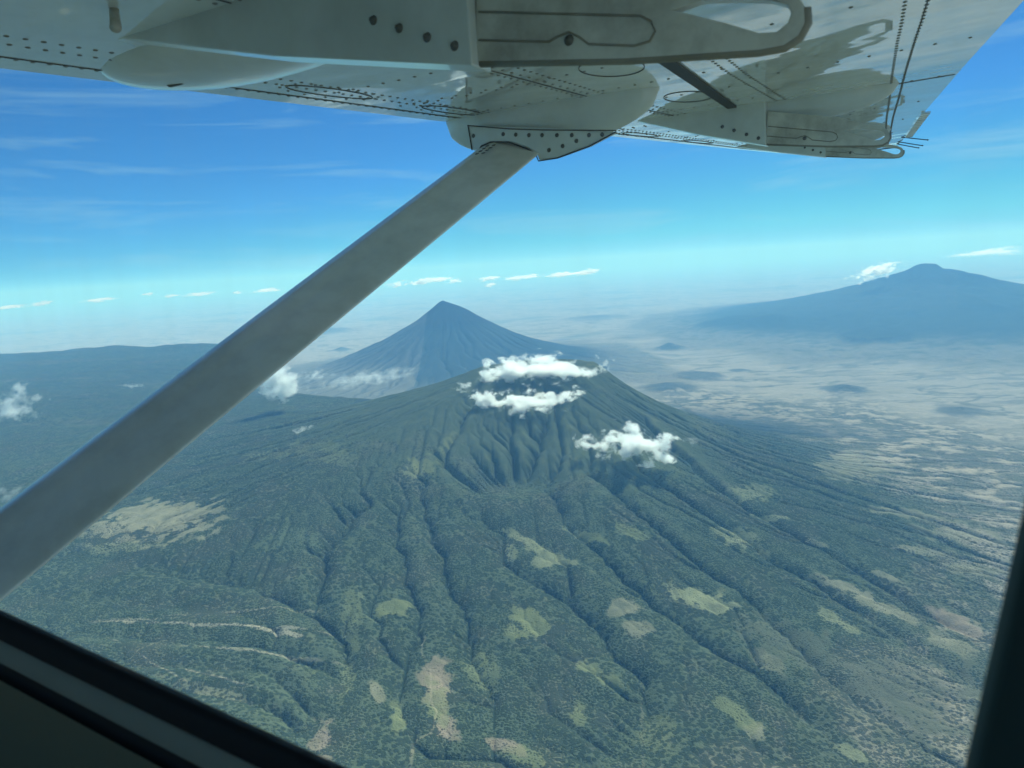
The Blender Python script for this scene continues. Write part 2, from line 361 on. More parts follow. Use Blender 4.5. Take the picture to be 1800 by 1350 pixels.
# upper near volcano: short dark green grass, few trees, pale streaks
up = sst(2900, 1500, kd)*sst(-1900, -1500, VZ); COL = mixc(COL, (.062, .084, .054), up*.8); TREE -= .5*up
COL = mixc(COL, (.11, .115, .07), up*sst(.15, .5, n3*.5+n2*.6)*sst(0, 1500, VX-KX)*.6)
pm = sst(7500, 11500, RR.ravel())*(1-plain)*(VX < -500)*(1-in2*(VZ < -1900)); COL = mixc(COL, (.13, .125, .09), pm*sst(.08, .35, fbm(VX/2200, VY/700, 5, 301))*.6)
# far cone: bare dark ash above, pale grass flutes low
ld = np.hypot(VX-LX, VY-LY); lm = sst(5200, 3600, ld)*(VZ > PLAIN+15); hrel = (VZ-PLAIN)/(LZ-PLAIN)
COL = mixc(COL, (.062, .066, .058), lm); COL = mixc(COL, (.26, .25, .19), lm*sst(.42, .0, hrel+.16*n2+.1*n3)*.65)
COL = mixc(COL, (.26, .25, .20), lm*sst(2, 14, t2+12*n3+9*n2)*sst(.75, .2, hrel)*.25); COL = mixc(COL, (.05, .055, .05), lm*sst(0, -8, t2)*.5)
TREE = TREE*(1-lm*.9)
sm = in3*sst(-2400, -2120, VZ); COL = mixc(COL, (.035, .050, .050), sm*.95); COL = mixc(COL, (.014, .020, .024), sm*sst(-1500, -1150, VZ+60*n2)); TREE = TREE*(1-sm*.8)  # shield mountain; its darker summit puts the thinner haze up there into colour
# gully bottoms carry taller forest; ridge backs are grassier
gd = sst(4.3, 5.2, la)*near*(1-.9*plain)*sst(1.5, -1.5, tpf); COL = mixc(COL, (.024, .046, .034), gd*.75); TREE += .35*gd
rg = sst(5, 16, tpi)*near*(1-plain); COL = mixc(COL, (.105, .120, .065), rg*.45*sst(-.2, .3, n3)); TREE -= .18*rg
# named clearings: px, py, ax, ay (half axes in photo pixels), rotation, colour, strength
GR = (.235, .225, .15); YL = (.235, .25, .14); PK = (.29, .23, .17); OL = (.17, .19, .09); WH = (.50, .44, .34)
PAT = [(285, 912, 95, 32, -3, GR, 1), (200, 935, 60, 22, 5, GR, .8), (200, 960, 70, 10, 0, YL, .5), (730, 825, 30, 20, -25, OL, .9), (790, 775, 22, 8, -40, OL, .7),
       (690, 1072, 32, 14, -15, OL, .9), (935, 1095, 42, 24, 35, OL, 1), (905, 1110, 22, 14, 40, OL, .8), (1100, 1070, 26, 16, 0, GR, .8), (1122, 1107, 26, 16, 10, GR, .8),
       (1225, 1055, 78, 16, 18, YL, 1), (945, 965, 62, 9, 25, YL, .8), (895, 970, 12, 20, 0, YL, .7), (950, 990, 22, 8, 20, YL, .8), (1020, 940, 40, 9, 20, OL, .7),
       (1110, 935, 40, 10, 25, OL, .6), (1300, 872, 48, 18, 0, YL, .6), (1350, 910, 42, 8, 5, YL, .7), (1295, 948, 38, 10, 18, YL, .8), (1500, 820, 60, 22, 3, GR, .75), (1490, 800, 28, 8, 0, GR, .8),
       (1480, 1032, 55, 9, 20, GR, .9), (1540, 1065, 80, 8, 20, GR, .8), (1470, 1090, 40, 9, 30, YL, .7), (1430, 955, 22, 6, 10, GR, .7), (1600, 905, 70, 6, 8, GR, .7),
       (1690, 1100, 60, 14, 25, PK, .9), (1670, 1130, 45, 10, 20, GR, .7), (1620, 970, 60, 7, 8, GR, .7), (1700, 1000, 70, 8, 8, GR, .7), (1690, 940, 60, 8, 8, GR, .7), (1560, 1015, 28, 6, 18, GR, .8),
       (770, 1210, 26, 45, -10, PK, .8), (780, 1280, 24, 26, 5, PK, .9), (770, 1240, 22, 50, 0, OL, .8), (570, 1300, 24, 40, 10, PK, .8), (890, 1312, 32, 12, 20, PK, .8), (930, 1335, 50, 18, 10, OL, .7),
       (700, 1265, 14, 22, 0, OL, .8), (845, 1180, 26, 34, -30, OL, .6), (1020, 1165, 30, 14, 30, OL, .8), (1060, 1190, 30, 10, 25, OL, .7), (1015, 1255, 14, 20, 0, OL, .7), (660, 1215, 10, 18, -20, GR, .9),
       (1350, 1165, 26, 14, 15, GR, .6), (1500, 1325, 28, 10, 25, YL, .9), (1330, 1285, 18, 14, 20, GR, .8), (1290, 1250, 50, 12, 35, OL, .7), (620, 1080, 16, 60, 5, OL, .5), (610, 1200, 14, 40, 15, OL, .5),
       (545, 790, 50, 14, 0, OL, .35), (470, 800, 40, 8, 0, OL, .4), (590, 805, 36, 12, -8, OL, .35), (400, 1100, 160, 3, 3, WH, .5), (420, 1078, 130, 2.5, -2, WH, .35), (440, 1145, 110, 3, 6, WH, .4),
       (380, 1190, 70, 3, 14, WH, .35), (370, 1215, 80, 10, 14, GR, .5), (260, 1160, 70, 3, 30, WH, .35), (480, 1110, 60, 3, 10, WH, .5), (230, 1090, 80, 2.5, -3, WH, .3), (1160, 1290, 30, 30, 0, OL, .4),
       (520, 950, 60, 20, 10, green*1.3, .4), (1390, 1130, 120, 30, 25, (.10, .105, .075), .6), (1600, 1230, 140, 70, 25, (.115, .115, .085), .7), (1150, 900, 60, 30, 20, (.06, .085, .05), .4)]
_VG = VZ.reshape(NR, NA)
def hgt(x, y):                                   # the built ground, read back from its own mesh
    r = np.clip(np.hypot(x, y), rr[0], rr[-2]); a = np.degrees(np.arctan2(x, y)); i = np.clip(np.searchsorted(rr, r)-1, 0, NR-2)
    u = np.clip((a+HA)/(2*HA)*1179, 0, 1178.9); j = u.astype(int); t = (r-rr[i])/(rr[i+1]-rr[i]); u = u-j
    return (_VG[i, j]*(1-u)+_VG[i, j+1]*u)*(1-t)+(_VG[i+1, j]*(1-u)+_VG[i+1, j+1]*u)*t
_m = lambda a, b: march(a, b, hgt, 30000)
for px, py, a_, b_, ro, col, stg in PAT:
    c, s = math.cos(R(ro)), math.sin(R(ro)); p0 = _m(px, py); p1 = _m(px+a_*c, py+a_*s); p2 = _m(px-b_*s, py+b_*c); p3 = _m(px-a_*c, py-a_*s); p4 = _m(px+b_*s, py-b_*c)
    M = np.array([[(p1[0]-p3[0])/2, (p2[0]-p4[0])/2], [(p1[1]-p3[1])/2, (p2[1]-p4[1])/2]]); p0 = ((p1[0]+p3[0]+p2[0]+p4[0])/4, (p1[1]+p3[1]+p2[1]+p4[1])/4)
    if abs(np.linalg.det(M)) < 1: continue
    Mi = np.linalg.inv(M); ex = 2.2*max(np.abs(M).sum(1)); sel = np.where((abs(VX-p0[0]) < ex) & (abs(VY-p0[1]) < ex))[0]
    if not len(sel): continue
    dx, dy = VX[sel]-p0[0], VY[sel]-p0[1]; q = np.hypot(Mi[0, 0]*dx+Mi[0, 1]*dy, Mi[1, 0]*dx+Mi[1, 1]*dy)
    e = np.clip(sst(1.2, .7, q+1.1*n3[sel]+.9*n2[sel])*stg*.88*(.85+.5*n3[sel]), 0, 1)
    c0 = COL[sel]; e_ = e[:, None]; COL[sel] = c0*(1-e_)+np.array(col)*e_; TREE[sel] = TREE[sel]*(1-e)+e*(.18 if stg > .5 else .4)
# dirt tracks
for pl in ([(745, 1120), (742, 1150), (757, 1180), (757, 1230), (767, 1255), (757, 1290), (725, 1310), (722, 1350)], [(1130, 1190), (1128, 1250), (1130, 1350)]):
    wp = [_m(*p) for p in pl]; wd = 8.0
    d = polydist(VX+14*fbm(VX/60, VY/60, 2, 5), VY+14*fbm(VX/60, VY/60, 2, 6), wp); e = sst(wd, wd*.3, d)*(.42 if len(pl) > 5 else .18)*(.6+.8*n2); COL = mixc(COL, (.42, .35, .25), e); TREE *= 1-e
COL *= (1.12+.18*n3+.16*n2)[:, None]; COL = np.clip(COL, .01, .8); TREE = np.clip(TREE+.34*n3+.30*n2+.18*n1, 0, 1)

# materials for the ground
def new_mat(name):
    m = bpy.data.materials.new(name); m.use_nodes = True; m.node_tree.nodes.clear(); return m, m.node_tree
def ground_mat():
    m, nt = new_mat('ground'); L = nt.links.new
    a = N(nt, 'ShaderNodeAttribute', attribute_name='Col'); t = N(nt, 'ShaderNodeAttribute', attribute_name='tree'); g = N(nt, 'ShaderNodeNewGeometry')
    n1 = N(nt, 'ShaderNodeTexNoise'); n1.inputs['Scale'].default_value = 1/10.; n1.inputs['Detail'].default_value = 3; n1.inputs['Roughness'].default_value = .65
    n2 = N(nt, 'ShaderNodeTexNoise'); n2.inputs['Scale'].default_value = 1/85.; n2.inputs['Detail'].default_value = 3
    v = N(nt, 'ShaderNodeTexVoronoi'); v.inputs['Scale'].default_value = 1/12.5; v.inputs['Randomness'].default_value = 1
    v2 = N(nt, 'ShaderNodeTexVoronoi'); v2.inputs['Scale'].default_value = 1/22.; n4 = N(nt, 'ShaderNodeTexNoise'); n4.inputs['Scale'].default_value = 1/480.; n4.inputs['Detail'].default_value = 4
    for q in (n1, n2, v, v2, n4): L(g.outputs['Position'], q.inputs['Vector'])
    # tree cover: a crown where the cell is near its seed and the cover is dense enough
    s = N(nt, 'ShaderNodeMath', operation='MULTIPLY_ADD'); s.inputs[1].default_value = .9; L(t.outputs['Fac'], s.inputs[0])
    k = N(nt, 'ShaderNodeMath', operation='MULTIPLY_ADD'); L(n2.outputs['Fac'], k.inputs[0]); k.inputs[1].default_value = .5; k.inputs[2].default_value = -.36; L(k.outputs[0], s.inputs[2])
    d = N(nt, 'ShaderNodeMath', operation='SUBTRACT'); L(s.outputs[0], d.inputs[0]); ms = N(nt, 'ShaderNodeMapRange'); L(n4.outputs['Fac'], ms.inputs['Value']); ms.inputs['From Min'].default_value = .47; ms.inputs['From Max'].default_value = .56
    vm = N(nt, 'ShaderNodeMix', data_type='FLOAT'); L(ms.outputs[0], vm.inputs['Factor']); L(v.outputs['Distance'], vm.inputs['A']); L(v2.outputs['Distance'], vm.inputs['B']); L(vm.outputs['Result'], d.inputs[1])
    d2 = N(nt, 'ShaderNodeMath', operation='MULTIPLY_ADD'); L(n1.outputs['Fac'], d2.inputs[0]); d2.inputs[1].default_value = 1.1; d2.inputs[2].default_value = -.55
    d3 = N(nt, 'ShaderNodeMath', operation='ADD'); L(d.outputs[0], d3.inputs[0]); L(d2.outputs[0], d3.inputs[1])
    mr = N(nt, 'ShaderNodeMapRange'); L(d3.outputs[0], mr.inputs['Value']); mr.inputs['From Min'].default_value = -.08; mr.inputs['From Max'].default_value = .16
    gr = N(nt, 'ShaderNodeMix', data_type='RGBA', blend_type='MULTIPLY'); gr.inputs['Factor'].default_value = 1; L(a.outputs['Color'], gr.inputs['A']); gr.inputs['B'].default_value = (1.45, 1.36, 1.28, 1)
    tr = N(nt, 'ShaderNodeMix', data_type='RGBA'); tr.inputs['Factor'].default_value = .60; L(a.outputs['Color'], tr.inputs['A']); tr.inputs['B'].default_value = (.026, .044, .028, 1)
    mx = N(nt, 'ShaderNodeMix', data_type='RGBA'); L(mr.outputs[0], mx.inputs['Factor']); L(gr.outputs['Result'], mx.inputs['A']); L(tr.outputs['Result'], mx.inputs['B'])
    hh = N(nt, 'ShaderNodeMath', operation='MULTIPLY_ADD'); L(mr.outputs[0], hh.inputs[0]); hh.inputs[1].default_value = 1.0; L(n1.outputs['Fac'], hh.inputs[2])
    bp = N(nt, 'ShaderNodeBump'); bp.inputs['Strength'].default_value = .75; bp.inputs['Distance'].default_value = 8; L(hh.outputs[0], bp.inputs['Height'])
    b = N(nt, 'ShaderNodeBsdfDiffuse'); b.inputs['Roughness'].default_value = .6; L(mx.outputs['Result'], b.inputs['Color']); L(bp.outputs[0], b.inputs['Normal'])
    o = N(nt, 'ShaderNodeOutputMaterial'); L(b.outputs[0], o.inputs['Surface']); return m
GM = ground_mat()
# faces, split into the plain ground and each mountain
i = np.arange(NR-1)[:, None]*NA; j = np.arange(NA)[None, :]; j2 = (j+1) % NA
F = np.stack([i+j, i+j2, i+NA+j2, i+NA+j], -1).reshape(-1, 4)[:, ::-1]
reg = np.zeros(len(VX), int)
reg[(kd < 2300+200*n1) & (VZ > -2250)] = 1
reg[(ld < 3600+300*n1) & (VZ > PLAIN+60)] = 2
reg[(in3) & (np.hypot(VX-SX, VY-SY) < 15000) & (VZ > PLAIN+130)] = 3
for q, (hx, hy, hh, rad, fl) in enumerate(HW[:7]): reg[(np.hypot(VX-hx, (VY-hy)*.9) < rad*.85)] = 4+q
fr = reg[F[:, 0]]
def submesh(name, sel):
    f = F[sel]; u, inv = np.unique(f.ravel(), return_inverse=True); me = bpy.data.meshes.new(name); nf = len(f)
    me.vertices.add(len(u)); me.vertices.foreach_set('co', np.stack([VX[u], VY[u], VZ[u]], 1).astype(np.float32).ravel())
    me.loops.add(nf*4); me.loops.foreach_set('vertex_index', inv.astype(np.int32).ravel())
    me.polygons.add(nf); me.polygons.foreach_set('loop_start', (np.arange(nf)*4).astype(np.int32)); me.polygons.foreach_set('loop_total', np.full(nf, 4, np.int32))
    me.polygons.foreach_set('use_smooth', np.ones(nf, bool)); me.update(calc_edges=True)
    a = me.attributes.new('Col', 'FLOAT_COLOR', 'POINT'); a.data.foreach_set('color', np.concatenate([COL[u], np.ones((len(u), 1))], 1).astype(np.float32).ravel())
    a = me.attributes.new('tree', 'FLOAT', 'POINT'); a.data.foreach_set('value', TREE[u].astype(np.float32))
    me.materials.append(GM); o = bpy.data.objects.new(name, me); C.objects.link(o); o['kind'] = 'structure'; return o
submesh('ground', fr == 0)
ML = ['green flat-topped volcano with a cloud on its summit, nearest of the mountains', 'steep pointed grey volcano cone standing behind the green volcano', 'broad hazy blue shield mountain on the right horizon',
      'small pointed dark hill on the pale plain right of the grey cone', 'small dark hill at the left foot of the grey cone', 'flat dark mesa on the pale plain', 'low hill behind the right flank of the green volcano',
      'low dark hill alone on the pale plain below the shield mountain', 'hazy blue hill at the foot of the shield mountain', 'low dark hill near the right edge']
for q in range(1, 11):
    if (fr == q).any(): o = submesh('mountain' if q < 4 else 'hill', fr == q); o['label'] = ML[q-1]
del COL

# ------------------------------------------------------------------ the aircraft (local x = outboard, y = forward)
TH = R(30.0); Sx = np.array([math.sin(TH), math.cos(TH), 0]); Fx = np.array([-math.cos(TH), math.sin(TH), 0])
plane = bpy.data.objects.new('light_aircraft', None); C.objects.link(plane); plane.rotation_euler = (0, 0, math.pi/2-TH); plane.empty_display_size = .3
meta(plane, 'white high-wing light aircraft seen from inside its cabin, with riveted wing and grey strut', 'aircraft')
Z0, DI = .60, .034
def loc(px, py): d = ray(px, py); return np.array([d@Sx, d@Fx, d[2]])
def onwing(px, py, dz=0.0): d = loc(px, py); k = (Z0+dz)/(d[2]-DI*d[0]); return d*k
def ons(px, py, s): d = loc(px, py); return d*(s/d[0])
def wz(s): return Z0+DI*s

def paint(name, col, rough=.35, coat=0., dirt=.25, bump=.0, bscale=3., dcol=(.10, .09, .06), dscale=4., metallic=0., spec=.5):
    m, nt = new_mat(name); L = nt.links.new; tc = N(nt, 'ShaderNodeTexCoord')
    p = N(nt, 'ShaderNodeBsdfPrincipled'); o = N(nt, 'ShaderNodeOutputMaterial'); L(p.outputs[0], o.inputs['Surface'])
    n = N(nt, 'ShaderNodeTexNoise'); n.inputs['Scale'].default_value = dscale; n.inputs['Detail'].default_value = 7; n.inputs['Roughness'].default_value = .65
    L(tc.outputs['Object'], n.inputs['Vector']); r = N(nt, 'ShaderNodeMapRange'); r.inputs['From Min'].default_value = .42; r.inputs['From Max'].default_value = .8; r.inputs['To Max'].default_value = dirt
    L(n.outputs['Fac'], r.inputs['Value']); x = N(nt, 'ShaderNodeMix', data_type='RGBA'); x.inputs['A'].default_value = (*col, 1); x.inputs['B'].default_value = (*dcol, 1)
    L(r.outputs[0], x.inputs['Factor']); L(x.outputs['Result'], p.inputs['Base Color']); p.inputs['Roughness'].default_value = rough
    p.inputs['Coat Weight'].default_value = coat; p.inputs['Coat Roughness'].default_value = .02; p.inputs['Coat IOR'].default_value = 1.5 if coat < 1 else 2.1; p.inputs['Metallic'].default_value = metallic; p.inputs['Specular IOR Level'].default_value = spec
    if bump:
        mpg = N(nt, 'ShaderNodeMapping'); mpg.inputs['Scale'].default_value = (1, .45, 1); L(tc.outputs['Object'], mpg.inputs['Vector'])
        n2 = N(nt, 'ShaderNodeTexNoise'); n2.inputs['Scale'].default_value = bscale; n2.inputs['Detail'].default_value = 2.5; L(mpg.outputs[0], n2.inputs['Vector'])
        b = N(nt, 'ShaderNodeBump'); b.inputs['Strength'].default_value = 1; b.inputs['Distance'].default_value = bump; L(n2.outputs['Fac'], b.inputs['Height']); L(b.outputs[0], p.inputs['Normal']); L(b.outputs[0], p.inputs['Coat Normal'])
    return m
M_wing = paint('wing_paint', (.86, .91, .90), .06, 1.0, .22, .0075, 2.2, dscale=5.0)
M_trk = paint('track_paint', (.62, .61, .54), .4, .1, .85, dscale=6., dcol=(.13, .10, .06))
M_fair = paint('fairing_paint', (.64, .68, .66), .28, .3, .25, dscale=5.)
M_strut = paint('strut_paint', (.78, .75, .68), .27, .0, .30, dscale=6.)
M_dark = paint('dark_gap', (.03, .032, .03), .6, 0, 0)
M_riv = paint('rivet_grey', (.20, .20, .19), .5, 0, .3)  # dirty grey, with the dark reflections on the domes put into the colour
M_bolt = paint('bolt_steel', (.10, .10, .09), .4, 0, .4, metallic=.5)
M_rust = paint('worn_edge', (.26, .23, .17), .6, 0, .7, dscale=12.)
M_black = paint('black_rubber', (.006, .006, .007), .7, 0, 0)
M_trim = paint('cabin_trim', (.34, .34, .26), .7, 0, .15)
M_pillar = paint('cabin_pillar', (.22, .20, .12), .8, 0, .1)
M_post = paint('post_lining', (.03, .06, .055), .85, 0, .1)
M_skin = paint('fuselage_paint', (.42, .44, .42), .3, .3, .2)

# wing: leading and trailing edges
LEp = [onwing(*p) for p in ((-260, 88), (0, 120), (400, 168), (790, 215), (1090, 241), (1290, 262), (1410, 273), (1470, 274))]
TEp = [onwing(*p) for p in ((1960, -190), (1800, 0), (1700, 110), (1624, 198), (1593, 239), (1577, 257))]
LEp[-1] = LEp[-1]*1.0
lex = np.array([p[0] for p in LEp]); ley = np.array([p[1] for p in LEp]); tex = np.array([p[0] for p in TEp]); tey = np.array([p[1] for p in TEp])
TIP = min(lex.max(), tex.max()); s0 = .36
print('LE', np.round(np.c_[lex, ley], 2).tolist(), 'TE', np.round(np.c_[tex, tey], 2).tolist())
def leF(s): return float(np.interp(s, lex, ley)) if s > lex[0] else float(ley[0]+(lex[0]-s)*.05)
def teF(s): return float(np.interp(s, tex, tey)) if s > tex[0] else float(tey[0]-(tex[0]-s)*.05)
def wp(s, c, dz=0.0):                            # c: 0 at leading edge, 1 at trailing edge
    a, b = leF(s), teF(s); y = a+(b-a)*c
    sag = -.010*math.sin(math.pi*min(1, max(0, c)))
    return np.array([s, y, wz(s)+sag+dz])
ns, nc = 90, 40; v = []; f = []
prof = []
for k in range(nc+1): c = (k/nc)**1.25; prof.append((c, 'lo'))
for i_ in range(ns+1):
    s = s0+(TIP-s0)*i_/ns; a, b = leF(s), teF(s); ch = a-b; th = .15*ch
    for c, _ in prof: v.append(wp(s, c))
    for k in range(1, 24):                       # upper surface from the trailing edge round the nose
        t = 1-k/24; y = b+(a-b)*(1-t); z = th*(2.6*math.sqrt(max(t, 0))*(1-t)*.62+.04*(1-t)); v.append((s, y, wz(s)+z+.002))
row = nc+1+23
for i_ in range(ns):
    for k in range(row): q = (k+1) % row; f.append((i_*row+k, (i_+1)*row+k, (i_+1)*row+q, i_*row+q))
f.append(tuple(range(row))); f.append(tuple(range(ns*row, (ns+1)*row))[::-1])
wing = mkobj('wing', v, f, M_wing, plane, True)
wing.data.set_sharp_from_angle(angle=R(35)); wing['label'] = 'glossy white riveted wing'
# rivets and seams under the wing
rv = MB()
def rivet(s, c, r=.0065):
    if s0 < s < TIP: p = wp(s, c, -.0002); rv.dome(p, (0, 0, -1), r*1.1, .003, 7, 0)
def rowS(c, sa, sb, st=.055, r=.0065, off=0.0):
    s = sa
    while s < sb: rivet(s, c(s) if callable(c) else c, r); s += st
def rowC(s, ca, cb, st=.045, r=.0065):
    ch = leF(s)-teF(s); c = ca
    while c < cb: rivet(s, c, r); c += st/max(ch, .3)
for c in (.045, .10, .128, .33, .352, .374, .60, .622): rowS(c, .45, TIP-.1, .043 if c != .352 else .06)
for c in (.86, .885): rowS(c, .5, TIP-.4, .045)
for k in range(18):
    s = 1.42+k*.40; rowC(s, .05, .60, .07); 
    if k % 2: rowC(s+.03, .12, .36, .07)
for k in range(9): rowC(.9+k*.8, .62, .97, .11)
sm_ = []
def seam(pts, wd=.0026, m=1):
    for a, b in zip(pts[:-1], pts[1:]):
        a, b = np.array(a), np.array(b); d = b-a; n_ = np.cross(d, (0, 0, 1.)); n_ = n_/(np.linalg.norm(n_)+1e-9)
        rv.box((a+b)/2+np.array([0, 0, -.0005]), d/2, n_*wd/2, (0, 0, .0012), m)
def oval(s, c, ra, rb, n=28, riv=True):
    pts = [wp(s+ra*math.cos(2*math.pi*k/n), c+rb*math.sin(2*math.pi*k/n), -.0008) for k in range(n+1)]
    seam(pts)
    if riv:
        for k in range(0, n, 2): rivet(s+(ra+.02)*math.cos(2*math.pi*k/n), c+(rb+.012)*math.sin(2*math.pi*k/n), .006)
def SL(c0, sa, sb, n=14): seam([wp(sa+(sb-sa)*k/n, c0, -.0008) for k in range(n+1)])
SL(.05, .45, TIP-.2); SL(.34, .45, TIP-.2)
for s in (2.2, 2.9, 3.8, 4.6, 5.4): oval(s, .075 if s > 3.5 else .10, .20, .022)
for s, c in ((2.65, .47), (3.5, .47), (4.9, .46), (5.7, .46)): oval(s, c, .16, .045, riv=False)
SL(.885, .5, TIP-.1); seam([wp(4.12, c_, -.0008) for c_ in np.linspace(.75, .995, 5)]); seam([wp(s_, .60, -.0008) for s_ in np.linspace(4.2, TIP-.2, 6)])
rv.build('rivet_rows', [M_riv, M_dark], plane)['label'] = 'dark rivet rows and panel seams'
# flap gap: a dark channel running outboard to the middle flap track
g1, g2 = onwing(1168, 98), onwing(1305, 197)
gp = MB(); d_ = g2-g1; g0 = g1-d_*.9
for a, b, w0, w1 in ((g0, g2, .030, .022),):
    n_ = np.array([0, 1., 0]); gp.add([a-n_*w0-[0, 0, .018], a+n_*w0-[0, 0, .018], b+n_*w1-[0, 0, .018], b-n_*w1-[0, 0, .018], a-n_*w0, a+n_*w0, b+n_*w1, b-n_*w1], [(0, 1, 2, 3), (4, 7, 6, 5), (0, 4, 5, 1), (2, 6, 7, 3), (1, 5, 6, 2), (0, 3, 7, 4)])
gp.build('flap_gap', [M_dark], plane)

# flap tracks: one shape, measured on the nearest one, used at three stations
S_T = 1.30
def pl_extrude(outline, hole, s, t):
    bm = bmesh.new(); loops = []
    for lp in ([outline]+([hole] if hole else [])):
        vs = [bm.verts.new((s, y, z)) for y, z in lp]; loops.append([bm.edges.new((vs[k], vs[(k+1) % len(vs)])) for k in range(len(vs))])
    bmesh.ops.triangle_fill(bm, edges=[e for l in loops for e in l], use_beauty=True, use_dissolve=False)
    r = bmesh.ops.extrude_face_region(bm, geom=bm.faces[:]); bmesh.ops.translate(bm, verts=[g for g in r['geom'] if isinstance(g, bmesh.types.BMVert)], vec=(t, 0, 0))
    bmesh.ops.recalc_face_normals(bm, faces=bm.faces[:]); return bm
def bm_obj(name, bm, mat, parent, bevel=.004):
    me = bpy.data.meshes.new(name); bm.to_mesh(me); bm.free(); me.materials.append(mat); o = bpy.data.objects.new(name, me); C.objects.link(o); o.parent = parent
    if bevel:
        b = o.modifiers.new('b', 'BEVEL'); b.width = bevel; b.segments = 2; b.limit_method = 'ANGLE'; b.angle_limit = R(40)
    return o
def T1(pts): return [tuple(ons(x, y, S_T)[1:]) for x, y in pts]
ref = ons(832, 112, S_T)                            # lower corner of the fairing
arm_o = T1([(830, 108), (1100, 103), (1330, 88), (1375, 80), (1402, 62), (1415, 38), (1414, 8), (1398, -14), (1350, -30), (1290, -34), (1150, -60), (830, -60)])
arm_h = T1([(1180, 14), (1262, 34), (1330, 54), (1362, 52), (1382, 36), (1388, 18), (1380, 4), (1350, -4), (1300, -6), (1230, -4)])
fair_o = [(1.98, None), ]
def track(s, dy, dz, scl, parent, near_=False):
    root = bpy.data.objects.new('flap_track', None); C.objects.link(root); root.parent = parent; root.location = (s, ref[1]+dy, ref[2]+dz); root.empty_display_size = .1
    tr = lambda p: ((p[0]-ref[1])*scl, (p[1]-ref[2])*scl)
    ztop = (wz(s)-(ref[2]+dz))+.004
    clip = lambda p: (p[0], min(p[1], ztop-.004))
    o = [clip(tr(p)) for p in arm_o]; h = [tr(p) for p in arm_h]
    hm = max(p[1] for p in h)
    if hm > ztop-.03:                             # keep the slot under the wing
        kk = (ztop-.03)/hm; h = [(a, b*kk if b > 0 else b) for a, b in h]
    bm_obj('track_arm', pl_extrude(o, h, .012, .028), M_trk, root, .003)
    fl = 1.05*scl if near_ else .72*scl
    fo = [(0, 0), (.0, ztop), (fl, ztop), (fl*.97, ztop*.9)]
    fo = [(-.004, -.006), (-.004, ztop), (fl*1.1, ztop), (fl, ztop-.012), (fl*.5, (ztop)*.42)]
    bm_obj('track_fairing', pl_extrude(fo, None, -.012, .075), M_fair, root, .004)
    lp = MB()                                    # pressed channel outline on the arm
    ch = [tr(p) for p in T1([(836, 68), (905, 70), (960, 71), (975, 62), (995, 54), (1013, 62), (1030, 75), (1110, 78), (1138, 70), (1148, 52), (1140, 34), (1122, 25), (1000, 22), (836, 18)])]
    lp.tube([(.0115, a, b) for a, b in ch if b < ztop], .0022 if near_ else .002, 6)
    lp.build('pressed_channel', [M_rust], root, True)
    bt = MB()
    ed = [tr(p) for p in T1([(836, 108), (1100, 102), (1330, 87), (1375, 79), (1402, 61), (1415, 37), (1413, 10)])]
    bt.tube([(.020, a, b+.001) for a, b in ed], .0085*scl, 8); bt.build('worn_rim', [M_rust], root, True)
    for x, y in ((663, 38), (708, 52), (757, 68), (805, 83), (995, 68)):
        a, b = tr(ons(x, y, S_T)[1:]); q = MB(); q.dome((-.012 if x < 900 else .012, a, b), (-1, 0, 0), .010*scl, .006, 12); q.tube([(-.012 if x < 900 else .012, a, b), (-.020 if x < 900 else .006, a, b)], .0055*scl, 6); q.build('bolt', [M_bolt], root, True)
    return root
track(S_T, 0, 0, 1.0, plane, True)
r2 = ons(1345, 254, 4.0); track(4.0, r2[1]-ref[1], r2[2]-ref[2], .92, plane)
r3 = ons(1450, 275, 6.1); track(6.1, r3[1]-ref[1], r3[2]-ref[2], .85, plane)

def canoe(name, s, F0, F1, dep, wid, mat, zoff=0., peak=.4, parent=plane, n=28, m=14, flat=1.0, top=True):
    v = []; f = []                               # half body of revolution hanging under the wing, pointed at both ends
    for i_ in range(n+1):
        t = i_/n; y = F0+(F1-F0)*t
        a = (t/peak) if t < peak else (1-t)/(1-peak); e = math.sqrt(max(0, 1-(1-a)**2))**flat
        for k in range(m+1):
            ph = math.pi*k/m; v.append((s+wid*e*math.cos(ph), y, wz(s)+zoff-dep*e*math.sin(ph)))
    for i_ in range(n):
        for k in range(m): f.append((i_*(m+1)+k, (i_+1)*(m+1)+k, (i_+1)*(m+1)+k+1, i_*(m+1)+k+1))
    return mkobj(name, v, f, mat, parent, True)
# flap-side canoe fairings beside the outer tracks
canoe('flap_fairing', 4.10, .98, .17, .115, .075, M_fair, .0, .55)
canoe('flap_fairing', 6.2, .95, .30, .09, .06, M_fair, .0, .5)
# blister near the root with its drain
bl = canoe('wing_blister', 1.60, 2.30, 1.28, .055, .25, M_fair, .005, .45)
dr = MB(); p = ons(320, 156, 1.62); dr.tube([(1.60, p[1]-.03, p[2]+.018), (1.60, p[1]+.03, p[2]+.018)], .013, 10); dr.build('drain_port', [M_dark], plane, True)
pc = onwing(200, 12); pm = MB(); p2 = onwing(203, 48, -.06); pm.tube([pc, (pc+p2)/2+[0, 0, -.01], p2], [.010, .012, .013], 10)
pm.build('drain_mast', [M_trk], plane, True)

